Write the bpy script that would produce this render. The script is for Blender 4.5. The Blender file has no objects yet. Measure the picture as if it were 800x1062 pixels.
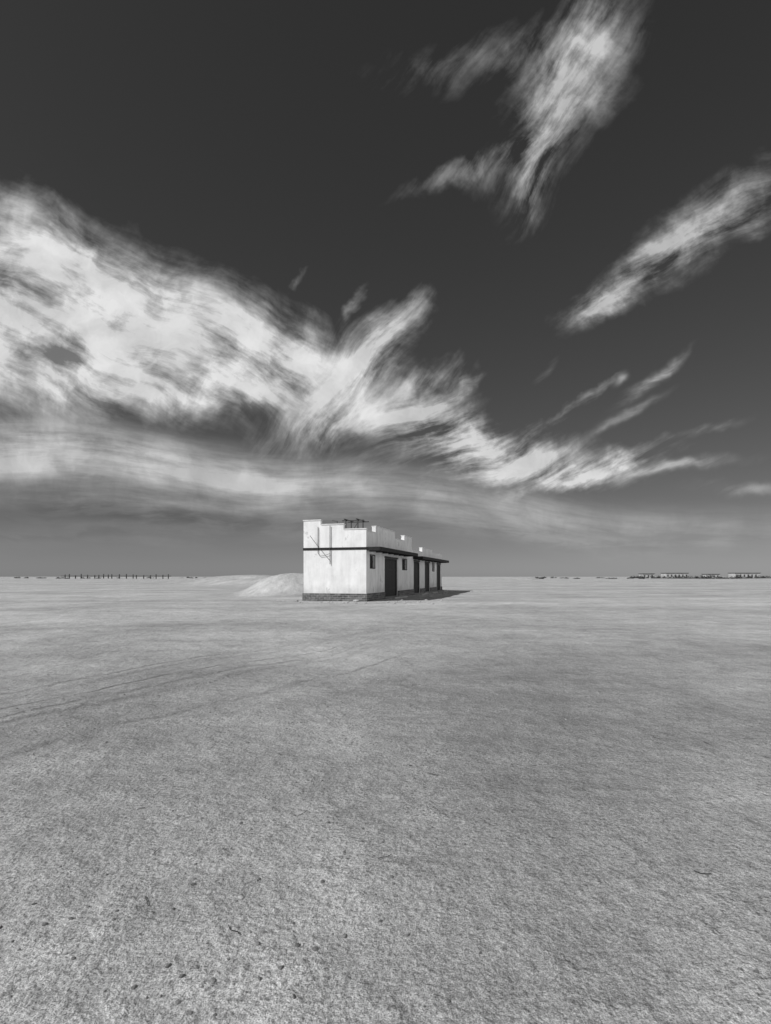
import bpy, math, random
import numpy as np
from mathutils import Vector
random.seed(7); rng=np.random.default_rng(11)
scene=bpy.context.scene
scene.view_settings.view_transform='Standard'
scene.view_settings.look='None'
scene.view_settings.exposure=0
COL=scene.collection

# ------------------------------------------------------------ node helper
class N:
    def __init__(s,nt): s.nt=nt
    def new(s,t): return s.nt.nodes.new(t)
    def link(s,a,b): s.nt.links.new(a,b)
    def setin(s,inp,v):
        if isinstance(v,bpy.types.NodeSocket): s.link(v,inp)
        else: inp.default_value=v
    def m(s,op,a,b=None,c=None,clamp=False):
        n=s.new('ShaderNodeMath'); n.operation=op; n.use_clamp=clamp
        s.setin(n.inputs[0],a)
        if b is not None: s.setin(n.inputs[1],b)
        if c is not None: s.setin(n.inputs[2],c)
        return n.outputs[0]
    def v(s,op,a,b=None,scale=None,val=False):
        n=s.new('ShaderNodeVectorMath'); n.operation=op
        s.setin(n.inputs[0],a)
        if b is not None: s.setin(n.inputs[1],b)
        if scale is not None: s.setin(n.inputs['Scale'],scale)
        return n.outputs['Value'] if val else n.outputs['Vector']
    def mapping(s,vec,loc=(0,0,0),rot=0.0,sc=(1,1,1),typ='TEXTURE'):
        n=s.new('ShaderNodeMapping'); n.vector_type=typ
        s.link(vec,n.inputs['Vector'])
        n.inputs['Location'].default_value=loc
        n.inputs['Rotation'].default_value=(0,0,rot)
        n.inputs['Scale'].default_value=sc
        return n.outputs[0]
    def noise(s,vec,scale=1,detail=5,rough=.5,dist=0,color=False,lac=2.0,dim='3D'):
        n=s.new('ShaderNodeTexNoise'); n.noise_dimensions=dim; s.link(vec,n.inputs['Vector'])
        n.inputs['Scale'].default_value=scale; n.inputs['Detail'].default_value=detail
        n.inputs['Roughness'].default_value=rough; n.inputs['Distortion'].default_value=dist
        n.inputs['Lacunarity'].default_value=lac
        return n.outputs['Color'] if color else n.outputs['Fac']
    def ss(s,x,lo,hi,a=0.0,b=1.0,smooth=True):
        n=s.new('ShaderNodeMapRange'); n.interpolation_type='SMOOTHSTEP' if smooth else 'LINEAR'
        s.setin(n.inputs['Value'],x)
        n.inputs['From Min'].default_value=lo; n.inputs['From Max'].default_value=hi
        n.inputs['To Min'].default_value=a; n.inputs['To Max'].default_value=b
        return n.outputs[0]
    def mix(s,f,a,b):   # scalar mix
        n=s.new('ShaderNodeMix'); n.data_type='FLOAT'
        s.setin(n.inputs[0],f); s.setin(n.inputs[2],a); s.setin(n.inputs[3],b)
        return n.outputs[0]

# ------------------------------------------------------------ sun + sky
SUN_EL=math.radians(42); sx,sy=-0.83,-0.557
L=math.hypot(sx,sy); sx/=L; sy/=L
sdir=Vector((sx*math.cos(SUN_EL),sy*math.cos(SUN_EL),math.sin(SUN_EL)))
sl=bpy.data.lights.new('sun','SUN'); sl.energy=4.0; sl.angle=math.radians(.5); sl.color=(1,1,1)
so=bpy.data.objects.new('sun',sl); COL.objects.link(so)
so.rotation_euler=sdir.to_track_quat('Z','Y').to_euler(); so.location=(-30,-20,40)

w=bpy.data.worlds.new('World'); scene.world=w; w.use_nodes=True
try:
    w.cycles.sampling_method='NONE'
except Exception as ex: print(ex)
nt=w.node_tree; nt.nodes.clear(); n=N(nt)
out=n.new('ShaderNodeOutputWorld'); bg=n.new('ShaderNodeBackground'); bg.inputs['Strength'].default_value=.1
n.link(bg.outputs[0],out.inputs[0])
sky=n.new('ShaderNodeTexSky'); sky.sky_type='NISHITA'; sky.sun_disc=False
sky.sun_elevation=SUN_EL; sky.sun_rotation=math.atan2(sx,sy)%(2*math.pi)
sky.air_density=1.0; sky.dust_density=0.3; sky.ozone_density=1.0
sep=n.new('ShaderNodeSeparateColor'); n.link(sky.outputs[0],sep.inputs[0])
# red-filter monochrome sky
red=sep.outputs[0]
tc=n.new('ShaderNodeTexCoord'); D=tc.outputs['Generated']
sd=n.new('ShaderNodeSeparateXYZ'); n.link(D,sd.inputs[0])
dx,dy,dz=sd.outputs
skyv=n.m('MULTIPLY',n.m('POWER',n.m('MAXIMUM',red,0.0),0.9),0.37)
haze=n.m('EXPONENT',n.m('MULTIPLY',n.m('MAXIMUM',dz,0.0),-2.5))
skyv=n.m('MULTIPLY',skyv,n.m('MULTIPLY_ADD',haze,.22,.95))
# direction on the tangent plane facing the northern sky (x100)
yy=n.m('MAXIMUM',dy,0.08)
u=n.m('MULTIPLY',n.m('DIVIDE',dx,yy),100.0); vv=n.m('MULTIPLY',n.m('DIVIDE',dz,yy),100.0)
cb=n.new('ShaderNodeCombineXYZ'); n.link(u,cb.inputs[0]); n.link(vv,cb.inputs[1]); P=cb.outputs[0]
def warp(P,scale,amp,detail=3,rough=.55,off=0):
    c=n.noise(n.v('ADD',P,(off,off*.7,0)),scale,detail,rough,color=True,dim='2D')
    c=n.v('MULTIPLY',n.v('SUBTRACT',c,(.5,.5,.5)),(amp,amp,0))
    return n.v('ADD',P,c)
PV=warp(P,.02,7,0,off=3)      # long lazy bends for the veil
P0=warp(P,.03,8,1)            # gentle bends
PS=warp(P0,.09,1.8,1,.5,5)    # curl of the fibres
P2=warp(PS,.12,6.5,4,.58,31)  # frayed outlines
def blobs(P,lst):
    tot=None
    for (cx,cy,rx,ry,a,wt) in lst:
        q=n.mapping(P,(cx,cy,0),math.radians(a),(rx,ry,1))
        d=n.v('DOT_PRODUCT',q,q,val=True)
        e=n.m('EXPONENT',n.m('MULTIPLY',d,-1.0))
        tot=n.m('MULTIPLY',e,wt) if tot is None else n.m('MULTIPLY_ADD',e,wt,tot)
    return tot
def streak(P,ang,stretch,scale,detail=6,rough=.62,off=0.0,dist=0.0):
    q=n.mapping(P,(off,off*1.3,0),math.radians(ang),(stretch,1,1))
    return n.noise(q,scale,detail,rough,dist,dim='2D')
groups=[]
def dens(M,nz,lo,hi,glo,ghi,nlo=.34,nhi=.66,gam=1.25):
    f=n.ss(nz,nlo,nhi,glo,ghi,False)
    d=n.ss(n.m('MULTIPLY',n.m('MINIMUM',M,1.15),f),lo,hi,0,1,False)
    return n.m('POWER',d,gam)
def comb(a,wa,b,wb): return n.m('MULTIPLY_ADD',a,wa,n.m('MULTIPLY',b,wb))
puff=n.noise(P2,.085,5,.58,dim='2D')
# big bank
A=blobs(P2,[(-52,50.5,21,9.5,-25,1.0),(-36,45,23,8,-22,1.0),(-57,39,25,7.5,-6,1.05),(-19,42,10,6,-25,.75),
           (-28,35.5,20,5,-9,.95),(-84,50,24,16,-15,1.0),(-62,63,16,4,-30,.45),(-45,34,18,3.0,-4,.5)])
nA=comb(streak(PS,-27,4.5,.18),.65,puff,.35)
groups.append((dens(A,nA,.1,1.25,.36,1.8,.36,.66,1.15),.97))
# rising plumes in the middle
B=blobs(P2,[(-8,36,10,6,45,1.0),(0,44,9,2.6,60,.75),(-9,29,12,4.2,20,.75),(6,35,8,2.6,38,.6),(-5,51,4,1.2,80,.35),(-16,55,3,1.2,30,.3)])
nB=comb(streak(PS,54,4.5,.2,off=7),.7,puff,.3)
groups.append((dens(B,nB,.08,1.2,.08,1.85,.36,.66),.93))
# tail to the right
C=blobs(P2,[(8,28,15,5.0,-8,1.1),(26,23,16,4.0,-8,.98),(41,20.8,10,2.0,10,.85),(34,31,7,1.0,28,.5),(18,19.5,20,2.4,-4,.5),(10,34,7,1.6,32,.6)])
sC=streak(PS,23,5,.24,off=3)
nC=comb(sC,.75,puff,.25)
groups.append((dens(C,nC,.08,1.2,.08,1.8,.36,.66),.85))
# low veil
Dm=blobs(PV,[(-50,21.5,42,4.2,-5,.92),(-10,16.5,45,3.5,-6,.6),(36,10.5,45,4.0,-2,.32),(-45,14.2,26,1.2,-2,.4),(-75,23,30,5,-5,.7),(0,9,80,3.5,0,.16)])
nD=comb(streak(PV,-4,8,.26,off=13,detail=6),.8,puff,.2)
groups.append((dens(Dm,nD,.03,1.3,.45,1.5,.33,.67,1.05),.72))
# upper right
E=blobs(P2,[(31,87,15,7,62,.95),(26,76,8,3.2,68,.95),(15,75,11,2.0,22,.65),(19,97,18,5,10,.4),(37,100,14,6,60,.6)])
nE=comb(streak(PS,54,4.5,.17,off=21),.7,puff,.3)
groups.append((dens(E,nE,.06,1.35,.02,1.82,.37,.67,1.2),.70))
# right
F=blobs(P2,[(52,59.5,14,3.6,36,.95),(39.5,49.5,7,2.8,22,.9),(64,68,12,4.5,35,.8)])
nF=comb(streak(PS,32,4.5,.2,off=17),.7,puff,.3)
groups.append((dens(F,nF,.06,1.3,.02,1.82,.36,.67),.66))
# small wisps
G=blobs(warp(PS,.3,1.3,2),[(49,35.5,6.5,.9,36,.9),(44.5,29.5,6,.7,30,.6),(52,19.5,11,.9,8,.9),(42,34.8,1.3,.9,50,.6),(60,26,6,.8,12,.45),(29,38,2,.8,50,.3),(66,17,9,1.1,5,.5)])
groups.append((dens(G,sC,.03,1.2,.3,1.8),.5))
inv=None
for d,o in groups:
    t=n.m('SUBTRACT',1.0,n.m('MULTIPLY',d,o))
    inv=t if inv is None else n.m('MULTIPLY',inv,t)
dn=n.m('SUBTRACT',1.0,inv)
# rest of the sky: bright low bank, unseen, added eastward as fill for the shaded side wall, scattered cirrus behind
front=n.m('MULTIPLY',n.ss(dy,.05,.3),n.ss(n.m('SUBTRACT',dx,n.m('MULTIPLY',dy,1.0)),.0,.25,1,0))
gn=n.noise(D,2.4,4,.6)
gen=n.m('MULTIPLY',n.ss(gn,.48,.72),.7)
east_fill=n.m('MULTIPLY',n.m('MULTIPLY',n.ss(dx,.1,.5),n.ss(dz,.3,.62,1,0)),n.ss(gn,.3,.55,.55,1))
gen=n.m('MAXIMUM',gen,east_fill)
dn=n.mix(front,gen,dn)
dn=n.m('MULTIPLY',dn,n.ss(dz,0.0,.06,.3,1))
shade=n.ss(puff,.32,.68,.76,1.06,False)
cloudv=n.m('MULTIPLY',shade,n.mix(front,10.0,7.6))  # out-of-view clouds set brighter to strengthen the side wall fill
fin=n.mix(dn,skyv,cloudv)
# thin shaded stratus streaks low over the horizon, thickest in the west
S=blobs(PV,[(-46,12.3,22,1.6,-2,1.0),(-10,9.5,30,1.8,-3,.5),(40,7.5,35,2,0,.35),(-60,9.2,20,1.0,0,.5)])
nS=n.noise(n.mapping(P0,(5,2,0),0,(6,1,1)),.45,4,.6,dim='2D')
dS=n.m('MULTIPLY',n.m('MULTIPLY',n.m('MINIMUM',S,1.0),n.ss(nS,.38,.62)),n.m('MULTIPLY',front,.75))
fin=n.mix(dS,fin,n.m('MULTIPLY',skyv,.72))
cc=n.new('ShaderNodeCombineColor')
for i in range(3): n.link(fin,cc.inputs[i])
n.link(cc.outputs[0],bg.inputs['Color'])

# ------------------------------------------------------------ materials
def mat(name,build,rough=.9,spec=.2):
    m=bpy.data.materials.new(name); m.use_nodes=True
    k=N(m.node_tree); b=m.node_tree.nodes['Principled BSDF']
    b.inputs['Roughness'].default_value=rough
    b.inputs['Specular IOR Level'].default_value=spec
    t=k.new('ShaderNodeTexCoord')
    val,h,dist,st=build(k,t)
    c=k.new('ShaderNodeCombineColor')
    for i in range(3): k.setin(c.inputs[i],val)
    k.link(c.outputs[0],b.inputs['Base Color'])
    if h is not None:
        bp=k.new('ShaderNodeBump'); bp.inputs['Distance'].default_value=dist; bp.inputs['Strength'].default_value=st
        k.link(h,bp.inputs['Height']); k.link(bp.outputs[0],b.inputs['Normal'])
    return m
def simple(name,v,var=.3,sc=6,rough=.85,spec=.2):
    def f(k,t):
        nz=k.noise(t.outputs['Object'],sc,4,.6)
        return k.ss(nz,.3,.7,v*(1-var),v*(1+var),False),nz,.01,.4
    return mat(name,f,rough,spec)
def sandf(k,t):
    o=t.outputs['Object']
    big=k.noise(o,.25,3,.6,dim='2D'); mid=k.noise(o,1.7,5,.62,dim='2D'); fine=k.noise(o,45,3,.72,dim='2D'); grit=k.noise(o,150,1,.6,dim='2D')
    q=k.mapping(o,(0,0,0),math.radians(8),(14,1,1)); band=k.noise(q,.22,4,.6,dim='2D')
    lump=k.noise(o,9,3,.65,dim='2D')
    s0=k.new('ShaderNodeSeparateXYZ'); k.link(o,s0.inputs[0])
    gravelly=k.ss(k.m('MULTIPLY_ADD',big,8.0,s0.outputs[1]),4,24,.78,1.10)
    val=k.m('MULTIPLY',k.ss(big,.3,.7,.35,.475,False),gravelly)
    val=k.m('MULTIPLY',val,k.ss(band,.3,.7,.80,1.14,False))
    val=k.m('MULTIPLY',val,k.ss(mid,.3,.7,.80,1.12,False))
    val=k.m('MULTIPLY',val,k.ss(lump,.3,.7,.86,1.12,False))
    val=k.m('MULTIPLY',val,k.ss(fine,.3,.7,.64,1.32,False))
    val=k.m('MULTIPLY',val,k.ss(grit,.2,.8,.5,1.5,False))
    # dark grit collected in patches
    fleck=k.m('MULTIPLY',k.ss(k.noise(o,26,2,.7,dim='2D'),.60,.68),k.ss(mid,.46,.58))
    val=k.m('MULTIPLY',val,k.m('MULTIPLY_ADD',fleck,-.42,1.0))
    # tyre tracks crossing on the left
    r=k.mapping(o,(-3.5,5.9,0),math.radians(61),(1,1,1))
    s=k.new('ShaderNodeSeparateXYZ'); k.link(r,s.inputs[0])
    lat=k.m('ADD',s.outputs[1],k.m('MULTIPLY_ADD',big,1.2,-.6))
    tr=None
    for c0,wd in ((0,.11),(.34,.07),(.8,.05),(1.5,.15),(1.85,.07),(-1.1,.07)):
        e=k.m('DIVIDE',k.m('SUBTRACT',lat,c0),wd); e=k.m('EXPONENT',k.m('MULTIPLY',k.m('MULTIPLY',e,e),-1.0))
        tr=e if tr is None else k.m('ADD',tr,e)
    fade=k.m('MULTIPLY',k.ss(s.outputs[0],-6,-1),k.ss(s.outputs[0],3,10,1,0))
    tr=k.m('MULTIPLY',k.m('MULTIPLY',tr,fade),k.ss(mid,.40,.56,.2,1))
    val=k.m('MULTIPLY',val,k.m('MULTIPLY_ADD',tr,-.25,1.0))
    h=k.m('MULTIPLY',mid,1.3)
    h=k.m('MULTIPLY_ADD',lump,.4,h)
    h=k.m('MULTIPLY_ADD',fine,.15,h)
    h=k.m('MULTIPLY_ADD',grit,.04,h)
    h=k.m('MULTIPLY_ADD',tr,-.6,h)
    return val,h,.06,.9
SAND=mat('sand',sandf,.95,.1)
def wallf(k,t):
    o=t.outputs['Object']
    a=k.noise(o,1.1,6,.62); q=k.mapping(o,(0,0,0),0,(1,1,6)); st=k.noise(q,3.0,5,.6); f=k.noise(o,30,2,.6)
    val=k.m('MULTIPLY',k.ss(a,.3,.7,.70,.88,False),k.ss(st,.28,.6,.86,1.02,False))
    s=k.new('ShaderNodeSeparateXYZ'); k.link(o,s.inputs[0])
    low=k.ss(k.m('MULTIPLY_ADD',a,.9,s.outputs[2]),.8,1.6,.8,1.0)
    chips=k.ss(a,.62,.66,1.0,.75)
    val=k.m('MULTIPLY',k.m('MULTIPLY',val,low),chips)
    return val,k.m('ADD',k.m('MULTIPLY',a,.6),k.m('MULTIPLY',f,.15)),.03,.5
WALL=mat('whitewashed_plaster',wallf,.9,.15)
def brickf(k,t):
    o=t.outputs['Object']
    s=k.new('ShaderNodeSeparateXYZ'); k.link(o,s.inputs[0])
    c=k.new('ShaderNodeCombineXYZ'); k.link(k.m('ADD',s.outputs[0],s.outputs[1]),c.inputs[0]); k.link(s.outputs[2],c.inputs[1])
    b=k.new('ShaderNodeTexBrick'); k.link(c.outputs[0],b.inputs['Vector'])
    b.inputs['Scale'].default_value=1; b.inputs['Brick Width'].default_value=.34; b.inputs['Row Height'].default_value=.12
    b.inputs['Mortar Size'].default_value=.012
    b.inputs['Color1'].default_value=(.07,.07,.07,1); b.inputs['Color2'].default_value=(.17,.17,.17,1); b.inputs['Mortar'].default_value=(.25,.25,.25,1)
    bw=k.new('ShaderNodeRGBToBW'); k.link(b.outputs['Color'],bw.inputs[0])
    val=k.m('MULTIPLY',bw.outputs[0],k.ss(k.noise(o,5,4,.6),.3,.7,.7,1.3,False))
    return val,bw.outputs[0],-.02,.6
BRICK=mat('plinth_brick',brickf)
DARK=simple('dark_paint',.022,.4,5,.7,.2)
WOOD=simple('dark_wood',.03,.5,9,.7,.3)
ROOF=simple('roof_cement',.28,.25,3)
COPE=simple('coping_cement',.66,.2,4)
METAL=simple('rusty_metal',.05,.5,20,.6,.4)
STONE=simple('pebble_stone',.15,.6,12)
RUBBLE=simple('concrete_rubble',.38,.3,8)
SCRUB=simple('scrub_foliage',.06,.5,1)
FARW=simple('distant_plaster',.45,.2,.5)
FARD=simple('distant_timber',.07,.4,.5)

# ------------------------------------------------------------ mesh helpers
def obj(name,verts,faces,m,parent=None,smooth=False):
    me=bpy.data.meshes.new(name); me.from_pydata([tuple(v) for v in verts],[],faces); me.update()
    if m: me.materials.append(m)
    if smooth: me.polygons.foreach_set('use_smooth',[True]*len(me.polygons))
    o=bpy.data.objects.new(name,me); COL.objects.link(o)
    if parent: o.parent=parent
    return o
def boxdata(x0,x1,y0,y1,z0,z1):
    v=[(x0,y0,z0),(x1,y0,z0),(x1,y1,z0),(x0,y1,z0),(x0,y0,z1),(x1,y0,z1),(x1,y1,z1),(x0,y1,z1)]
    f=[(0,3,2,1),(4,5,6,7),(0,1,5,4),(1,2,6,5),(2,3,7,6),(3,0,4,7)]
    return v,f
def boxes(name,lst,m,parent=None,bevel=0):
    V=[];F=[]
    for b in lst:
        v,f=boxdata(*b); k=len(V); V+=v; F+=[tuple(i+k for i in q) for q in f]
    o=obj(name,V,F,m,parent)
    if bevel:
        md=o.modifiers.new('bevel','BEVEL'); md.width=bevel; md.segments=2
    return o
def panel(name,axis,a,zs_,filled,off0,off1,m,parent):
    """solid wall panel made of grid cells; axis 'x' or 'y' is the running direction"""
    idx={};V=[];F=[]
    def vert(i,j,s):
        key=(i,j,s)
        if key not in idx:
            r=a[i]; o=off1 if s else off0
            idx[key]=len(V); V.append((r,o,zs_[j]) if axis=='x' else (o,r,zs_[j]))
        return idx[key]
    ni,nj=len(a)-1,len(zs_)-1
    g=[[filled((a[i]+a[i+1])/2,(zs_[j]+zs_[j+1])/2) for j in range(nj)] for i in range(ni)]
    G=lambda i,j: 0<=i<ni and 0<=j<nj and g[i][j]
    for i in range(ni):
        for j in range(nj):
            if not G(i,j): continue
            for s in (0,1): F.append((vert(i,j,s),vert(i+1,j,s),vert(i+1,j+1,s),vert(i,j+1,s)))
            for (di,dj,p,q) in ((-1,0,(i,j),(i,j+1)),(1,0,(i+1,j),(i+1,j+1)),(0,-1,(i,j),(i+1,j)),(0,1,(i,j+1),(i+1,j+1))):
                if not G(i+di,j+dj): F.append((vert(*p,0),vert(*q,0),vert(*q,1),vert(*p,1)))
    o=obj(name,V,F,m,parent)
    import bmesh
    bm=bmesh.new(); bm.from_mesh(o.data); bmesh.ops.recalc_face_normals(bm,faces=bm.faces); bm.to_mesh(o.data); bm.free()
    return o
def tube(name,pts,r,m,parent=None,seg=8):
    V=[];F=[]
    pts=[Vector(p) for p in pts]
    for a,b in zip(pts[:-1],pts[1:]):
        d=(b-a).normalized(); up=Vector((0,0,1)) if abs(d.z)<.9 else Vector((1,0,0))
        s=d.cross(up).normalized(); t=d.cross(s); k=len(V)
        for c in (a,b):
            for i in range(seg):
                an=2*math.pi*i/seg; V.append(c+s*math.cos(an)*r+t*math.sin(an)*r)
        for i in range(seg): F.append((k+i,k+(i+1)%seg,k+seg+(i+1)%seg,k+seg+i))
        F.append(tuple(k+i for i in range(seg))); F.append(tuple(k+seg+i for i in range(seg)))
    return obj(name,V,F,m,parent)

# ------------------------------------------------------------ ground
tab=rng.random((256,256))
def vn(x,y):
    xi=np.floor(x).astype(int); yi=np.floor(y).astype(int); fx=x-xi; fy=y-yi
    fx=fx*fx*(3-2*fx); fy=fy*fy*(3-2*fy)
    a=tab[xi%256,yi%256];b=tab[(xi+1)%256,yi%256];c=tab[xi%256,(yi+1)%256];d=tab[(xi+1)%256,(yi+1)%256]
    return (a*(1-fx)+b*fx)*(1-fy)+(c*(1-fx)+d*fx)*fy-.5
def height(x,y):
    r=np.hypot(x,y)
    h=.03*vn(x/1.3,y/1.3)+.018*vn(x/.5+9,y/.5)+.10*vn(x/6+3,y/6)
    far=np.clip((r-60)/200,0,1)
    h=h+far*(.9*vn(x/60+5,y/35)+.4*vn(x/22,y/16+4))
    # crescent dunes
    def dune(cx,cy,lx,ly,H,rot,slip=.8,cur=.5):
        c,s=math.cos(rot),math.sin(rot)
        p=(x-cx)*c+(y-cy)*s; q=-(x-cx)*s+(y-cy)*c
        p2=p+ (q/ly)**2*lx*cur
        up=np.exp(-np.clip(-p2,0,None)**2/(lx*1.3)**2); dn=np.exp(-np.clip(p2,0,None)**2/(slip*H*1.4)**2)
        return H*np.where(p2<0,up,dn)*np.exp(-(q/ly)**2)
    h=h+dune(-7.4,43.0,5,5.4,1.75,math.radians(-104),.8,.75)
    h=h+dune(-30,110,16,16,1.35,math.radians(-85),2)
    h=h+dune(-17,95,16,16,1.5,math.radians(-95),2)
    h=h+dune(70,260,40,40,1.3,0)
    return h
Nn=680
q=np.linspace(-1,1,Nn); Q=math.asinh(5000/4.0)
ax=4.0*np.sinh(q*Q)-4; ay=4.0*np.sinh(q*Q)+14
X,Y=np.meshgrid(ax,ay,indexing='ij'); Z=height(X,Y)
co=np.stack([X,Y,Z],-1).reshape(-1,3).astype(np.float32)
me=bpy.data.meshes.new('ground'); me.vertices.add(Nn*Nn); me.vertices.foreach_set('co',co.ravel())
i=np.arange(Nn-1); I,J=np.meshgrid(i,i,indexing='ij'); b=(I*Nn+J).ravel()
quads=np.stack([b,b+Nn,b+Nn+1,b+1],-1).ravel().astype(np.int32); nf=(Nn-1)**2
me.loops.add(nf*4); me.loops.foreach_set('vertex_index',quads)
me.polygons.add(nf); me.polygons.foreach_set('loop_start',np.arange(0,nf*4,4,dtype=np.int32))
me.polygons.foreach_set('use_smooth',np.ones(nf,bool))
me.update(calc_edges=True); me.validate(); me.materials.append(SAND)
g=bpy.data.objects.new('ground',me); COL.objects.link(g)

# pebbles: one mesh
t=(1+5**.5)/2
ICO=np.array([(-1,t,0),(1,t,0),(-1,-t,0),(1,-t,0),(0,-1,t),(0,1,t),(0,-1,-t),(0,1,-t),(t,0,-1),(t,0,1),(-t,0,-1),(-t,0,1)],float)/1.9
IF=[(0,11,5),(0,5,1),(0,1,7),(0,7,10),(0,10,11),(1,5,9),(5,11,4),(11,10,2),(10,7,6),(7,1,8),(3,9,4),(3,4,2),(3,2,6),(3,6,8),(3,8,9),(4,9,5),(2,4,11),(6,2,10),(8,6,7),(9,8,1)]
def scatter(name,n_,r0,r1,s0,s1,m,power=3,ang=.75):
    V=[];F=[]
    rr=r0*(r1/r0)**rng.random(n_); an=(rng.random(n_)-.5)*2*ang
    xs=rr*np.sin(an); ys=rr*np.cos(an); hs=height(xs,ys)
    dd=vn(xs/1.1+40,ys/1.1)+vn(xs/3+4,ys/3+9)
    for x,y,h,d_ in zip(xs,ys,hs,dd):
        if d_<rng.random()*.7-.35: continue
        s=s0+(s1-s0)*rng.random()**power
        M=ICO*(1+.45*(rng.random((12,1))-.5))*s*np.array([1,.5+.5*rng.random(),.35+.3*rng.random()])
        a=rng.random()*6.28; c,si=math.cos(a),math.sin(a)
        M=np.stack([M[:,0]*c-M[:,1]*si+x,M[:,0]*si+M[:,1]*c+y,M[:,2]+h+s*.08],-1)
        k=len(V); V+=M.tolist(); F+=[(p+k,q_+k,r_+k) for p,q_,r_ in IF]
    return obj(name,V,F,m)
scatter('pebbles',7500,1.9,60,.002,.015,STONE,4.2)
scatter('pale_pebbles',700,1.9,40,.002,.016,RUBBLE,4)
# twigs: one mesh
tw=bpy.data.objects.new('dry_twigs',None); COL.objects.link(tw)
for k in range(18):
    r=2.2*(12/2.2)**random.random(); a=random.uniform(-.6,.6); x=r*math.sin(a); y=r*math.cos(a)
    d=random.uniform(0,6.28); p=[]; 
    for j in range(5):
        z=float(height(np.array([x]),np.array([y]))[0])+.004+random.random()*.005
        p.append((x,y,z)); d+=random.uniform(-.6,.6); s=random.uniform(.01,.03); x+=math.cos(d)*s; y+=math.sin(d)*s
    tube('twig_%d'%k,p,.0018,WOOD,tw,5)

# ------------------------------------------------------------ the house
H=bpy.data.objects.new('whitewashed_brick_house',None); COL.objects.link(H)
H.location=(-1.15,32.3,0); H.rotation_euler=(0,0,-math.atan2(.281,.96))
W=4.09; LEN=25.0; T=.25
def steps_front(x): return 4.94 if x<-2.95 else (4.66 if x<-1.45 else 4.34)
zsF=[-.3,4.34,4.66,4.94]
panel('front_wall','x',[-W,-2.95,-1.45,0],zsF,lambda x,z:z<steps_front(x),0,T,WALL,H)
prof=[(1.9,4.24),(6.5,4.66),(9.2,4.20),(11.6,4.60),(15.5,3.62),(20,4.0),(LEN,3.8)]
def ptop(y):
    for a,h in prof:
        if y<a: return h
    return prof[-1][1]
doors=[(3.9,7.2,2.75),(12.3,14.5,2.75),(16.6,18.7,2.75),(22.2,24.2,2.75)]
wins=[(.75,1.65,2.05,2.8),(8.6,9.9,2.05,2.8),(20.0,20.8,2.05,2.8)]
ys=sorted(set([T,LEN-T]+[p[0] for p in prof[:-1]]+[v for d in doors for v in d[:2]]+[v for d in wins for v in d[:2]]))
zz=sorted(set([-.3,.12,2.05,2.75,2.8]+[p[1] for p in prof]))
def fs(y,z):
    if z>ptop(y): return False
    for a,b_,t_ in doors:
        if a<y<b_ and .12<z<t_: return False
    for a,b_,c,d in wins:
        if a<y<b_ and c<z<d: return False
    return True
panel('side_wall','y',ys,zz,fs,-T,0,WALL,H)
panel('rear_wall','y',[T,11.6,LEN-T],[-.3,3.6,4.2],lambda y,z:z<(4.2 if y<11.6 else 3.6),-W,-W+T,WALL,H)
panel('end_wall','x',[-W,0],[-.3,3.8],lambda x,z:True,LEN-T,LEN,WALL,H)
boxes('party_wall',[(-W+T,-T,11.35,11.58,-.3,4.50)],WALL,H)
boxes('roof',[(-W+T,-T,T,11.35,3.3,3.42),(-W+T,-T,11.58,LEN-T,3.3,3.42)],ROOF,H)
# copings (proud of the wall heads)
e=.035
cp=[(-W-e,-2.95+e,-e,T+e,4.94,5.0),(-2.95+e+.002,-1.45+e,-e,T+e,4.66,4.72),(-1.45+e+.002,e,-e,T+e,4.34,4.40)]
y0=T+e+.002
for a,h in prof:
    y1=min(a,LEN); cp.append((-T-e,e,y0,y1-.002,h,h+.055)); y0=y1
cp.append((-W-e,-W+T+e,T+e+.002,11.6,4.2,4.26)); cp.append((-W-e,-W+T+e,11.602,LEN,3.6,3.655))
boxes('coping',cp,COPE,H,.008)
# painted string course
boxes('string_course',[(-W-.03,.03,-.03,-.001,3.12,3.27)],DARK,H,.006)
# plinth
pl=[(-W-.06,.06,-.06,-.002,-.3,.48)]
y0=0
for d in doors+[(LEN,LEN,0)]:
    pl.append((.002,.06,y0,d[0]-.05,-.3,.48)); y0=d[1]+.05
boxes('brick_plinth',pl,BRICK,H,.008)
# canopies
def canopy(y0,y1,name,zc,ov):
    boxes(name,[(.032,ov,y0,y1,zc,zc+.10)],ROOF,H,.01)
    boxes(name+'_fascia',[(ov+.002,ov+.05,y0-.06,y1+.06,zc-.07,zc+.16),(.034,ov,y0-.06,y0-.002,zc-.07,zc+.16),(.034,ov,y1+.002,y1+.06,zc-.07,zc+.16)],DARK,H,.008)
    yy=y0+.5; br=[]
    while yy<y1:
        br.append((.002,ov-.1,yy,yy+.08,zc-.1,zc-.002)); yy+=1.4
    boxes(name+'_joists',br,WOOD,H)
canopy(.06,9.9,'canopy',3.12,.85); canopy(12.0,24.4,'rear_canopy',2.98,.8)
boxes('side_string_course',[(.002,.03,10.1,11.9,3.12,3.27)],DARK,H)
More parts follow.
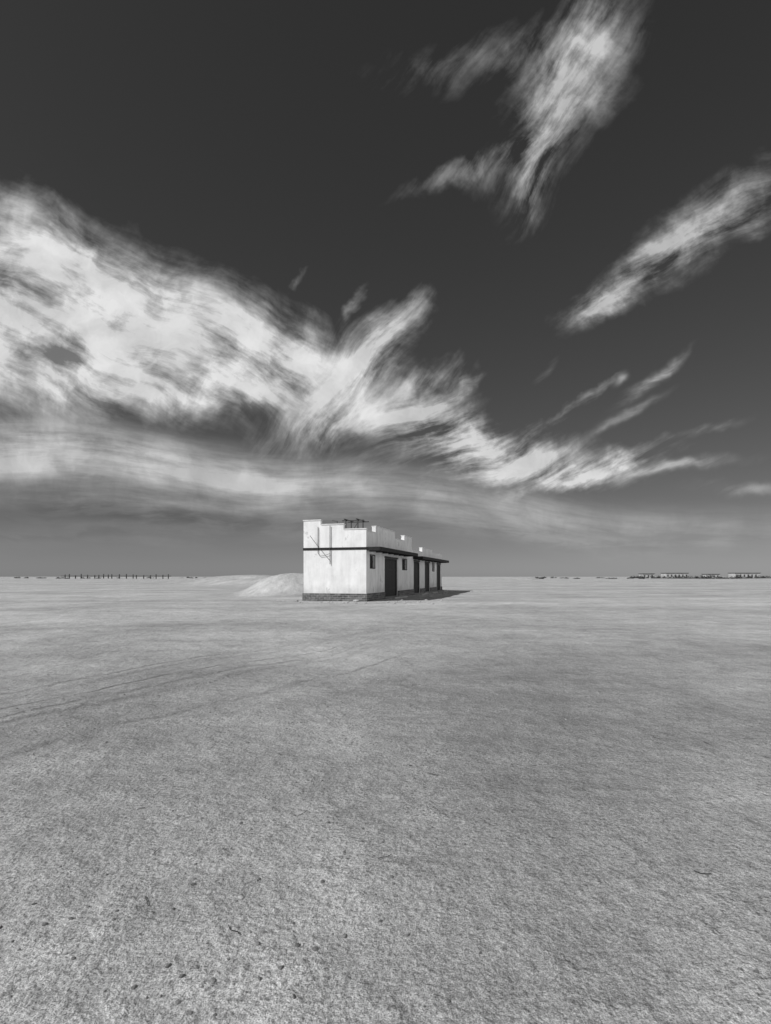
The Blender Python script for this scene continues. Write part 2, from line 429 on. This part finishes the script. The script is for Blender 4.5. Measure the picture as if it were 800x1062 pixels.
# doors
for k,(a,b_,t_) in enumerate(doors):
    fr=[(-.16,-.06,a+.002,a+.1,.121,t_-.002),(-.16,-.06,b_-.1,b_-.002,.121,t_-.002),(-.16,-.06,a+.102,b_-.102,t_-.1,t_-.002)]
    boxes('door_frame_%d'%k,fr,WOOD,H)
    pk=[];y=a+.104;
    while y<b_-.12:
        y2=min(y+.17,b_-.104); pk.append((-.15,-.115+.006*random.random(),y,y2-.008,.13,t_-.104)); y=y2
    pk.append((-.112,-.09,a+.15,b_-.15,.6,.72)); pk.append((-.112,-.09,a+.15,b_-.15,1.9,2.02))
    boxes('door_%d'%k,pk,WOOD,H)
    boxes('transom_%d'%k,[(.002,.04,a-.05,b_+.05,t_+.002,2.86)],WOOD,H)
    boxes('door_step_%d'%k,[(.064,.75,a-.1,b_+.1,-.2,.13)],RUBBLE,H,.02)
for k,(a,b_,c,d) in enumerate(wins):
    fr=[(.002,.03)+f for f in [(a-.06,a-.002,c-.06,d+.06),(b_+.002,b_+.06,c-.06,d+.06),(a,b_,d+.002,d+.06),(a,b_,c-.06,c-.002)]]
    boxes('window_frame_%d'%k,fr,WOOD,H)
    boxes('window_glass_%d'%k,[(-.17,-.15,a+.002,b_-.002,c+.002,d-.002)],DARK,H)
    nb=4
    boxes('window_bars_%d'%k,[(-.09,-.07,a+(b_-a)*(j+1)/(nb+1)-.015,a+(b_-a)*(j+1)/(nb+1)+.015,c+.001,d-.001) for j in range(nb)]+[(-.10,-.092,a+.003,b_-.003,(c+d)/2-.02,(c+d)/2+.02)],METAL,H)
# conduit, cable and lamp bracket on the front wall
tube('conduit',[(-3.1,-.05,4.55),(-3.1,-.05,2.95)],.018,METAL,H)
tube('drain_pipe',[(-2.3,-.07,4.6),(-2.3,-.07,2.25)],.022,METAL,H)
tube('bracket_arm',[(-3.5,-.35,4.0),(-3.1,-.06,3.35),(-2.33,-.09,2.5)],.014,METAL,H)
tube('loose_cable',[(-3.1,-.06,2.95),(-2.95,-.07,2.75),(-2.6,-.08,2.8),(-2.33,-.08,2.9)],.012,METAL,H)
# roof rack
R=bpy.data.objects.new('antenna_rack',None); COL.objects.link(R); R.parent=H
rk=[]
for x in (-1.75,-.95): 
    for y in (1.2,2.2): rk.append((x-.03,x+.03,y-.03,y+.03,3.42,4.98))
rk+=[(-2.0,-.55,1.17,1.23,4.982,5.05),(-2.0,-.55,2.17,2.23,4.982,5.05),(-1.78,-1.72,.9,2.6,5.052,5.11),(-.98,-.92,.9,2.6,5.052,5.11)]
boxes('rack_bars',rk,METAL,R)
tube('rack_brace',[(-1.75,1.2,3.7),(-.95,1.2,4.9)],.02,METAL,R)
tube('antenna_rod',[(-2.25,1.0,3.42),(-2.25,1.0,4.98),(-2.6,1.0,5.02)],.02,METAL,R)

# low slab and rubble by the house
boxes('concrete_slab',[(-6.6,-5.35,32.6,33.2,-.2,.07)],RUBBLE,None,.02)
V=[];F=[]
for k in range(110):
    ly=random.uniform(-1.0,26); lx=random.choice([random.uniform(1.2,4.5),random.uniform(.2,2)])
    if k>65: ly=random.uniform(-2,-.2); lx=random.uniform(-6,5)
    c_,s_=.96,.281
    x=-1.15+lx*c_+ly*s_; y=32.3-lx*s_+ly*c_
    s=random.uniform(.02,.10)*(1 if random.random()<.9 else 2)
    hh=float(height(np.array([x]),np.array([y]))[0])
    M=ICO*(1+.5*(rng.random((12,1))-.5))*s*np.array([1,.8,.55])+np.array([x,y,hh+s*.2])
    b0=len(V); V+=M.tolist(); F+=[(p+b0,q_+b0,r_+b0) for p,q_,r_ in IF]
obj('rubble',V,F,RUBBLE)

# ------------------------------------------------------------ distant things
def gz(x,y): return float(height(np.array([float(x)]),np.array([float(y)]))[0])
J=bpy.data.objects.new('timber_jetty',None); COL.objects.link(J)
bb=[]
x=-178
while x<-120:
    z=gz(x,300); bb.append((x-.2,x+.2,299.8,300.2,z-1,2.6+.35*math.sin(x*3))); x+=random.uniform(1.8,4.5)
boxes('posts',bb,FARD,J); boxes('deck',[(-180,-119,299.3,299.79,1.6,1.95)],FARD,J)
# settlement on the right
def far_house(x,y,wd,dp,h):
    P_=bpy.data.objects.new('flat_roofed_house',None); COL.objects.link(P_)
    z=gz(x,y)-1
    boxes('walls',[(x,x+wd,y,y+dp,z,h)],FARW,P_); boxes('roof',[(x-.4,x+wd+.4,y-.4,y+dp+.4,h,h+.35)],FARD,P_)
    op=[];xx=x+1
    while xx<x+wd-1.5: op.append((xx,xx+1.1,y-.05,y-.005,h*.3,h*.75)); xx+=3
    boxes('windows',op,FARD,P_)
far_house(200,420,9,6,3.6); far_house(226,435,18,8,4.2); far_house(257,430,9,8,3.3); far_house(275,425,20,8,4.2)
V=[];F=[]
def clump(x,y,rad,h):
    z=gz(x,y)
    for _ in range(60):
        a=random.random()*6.28; r=rad*math.sqrt(random.random()); zz_=random.random()**1.3*h*(1-.5*(r/rad))
        c=np.array([x+r*math.cos(a),y+r*math.sin(a),z+zz_])
        s=random.uniform(.15,.4)
        tri=c+(rng.random((3,3))-.5)*2*s*2; b0=len(V); V.extend(tri.tolist()); F.append((b0,b0+1,b0+2))
for k in range(100):
    x=random.uniform(182,245) if k<60 else random.uniform(245,300); clump(x,random.uniform(390,414),random.uniform(1,3),random.uniform(1,3.4))
for k in range(40):
    clump(random.uniform(60,182),random.uniform(330,460),random.uniform(.8,2.2),random.uniform(.4,1.3))
for k in range(25):
    clump(random.uniform(-300,-100),random.uniform(330,460),random.uniform(.8,2.0),random.uniform(.4,1.2))
obj('desert_scrub',V,F,SCRUB)

# ------------------------------------------------------------ camera
cd=bpy.data.cameras.new('camera'); cam=bpy.data.objects.new('camera',cd); COL.objects.link(cam)
cam.location=(0,0,1.5); cam.rotation_euler=(math.radians(90),0,0)
cd.sensor_fit='VERTICAL'; cd.sensor_height=36; cd.lens=36*560/1062; cd.shift_y=67/1062
cd.clip_end=20000; cd.clip_start=.05
scene.camera=cam
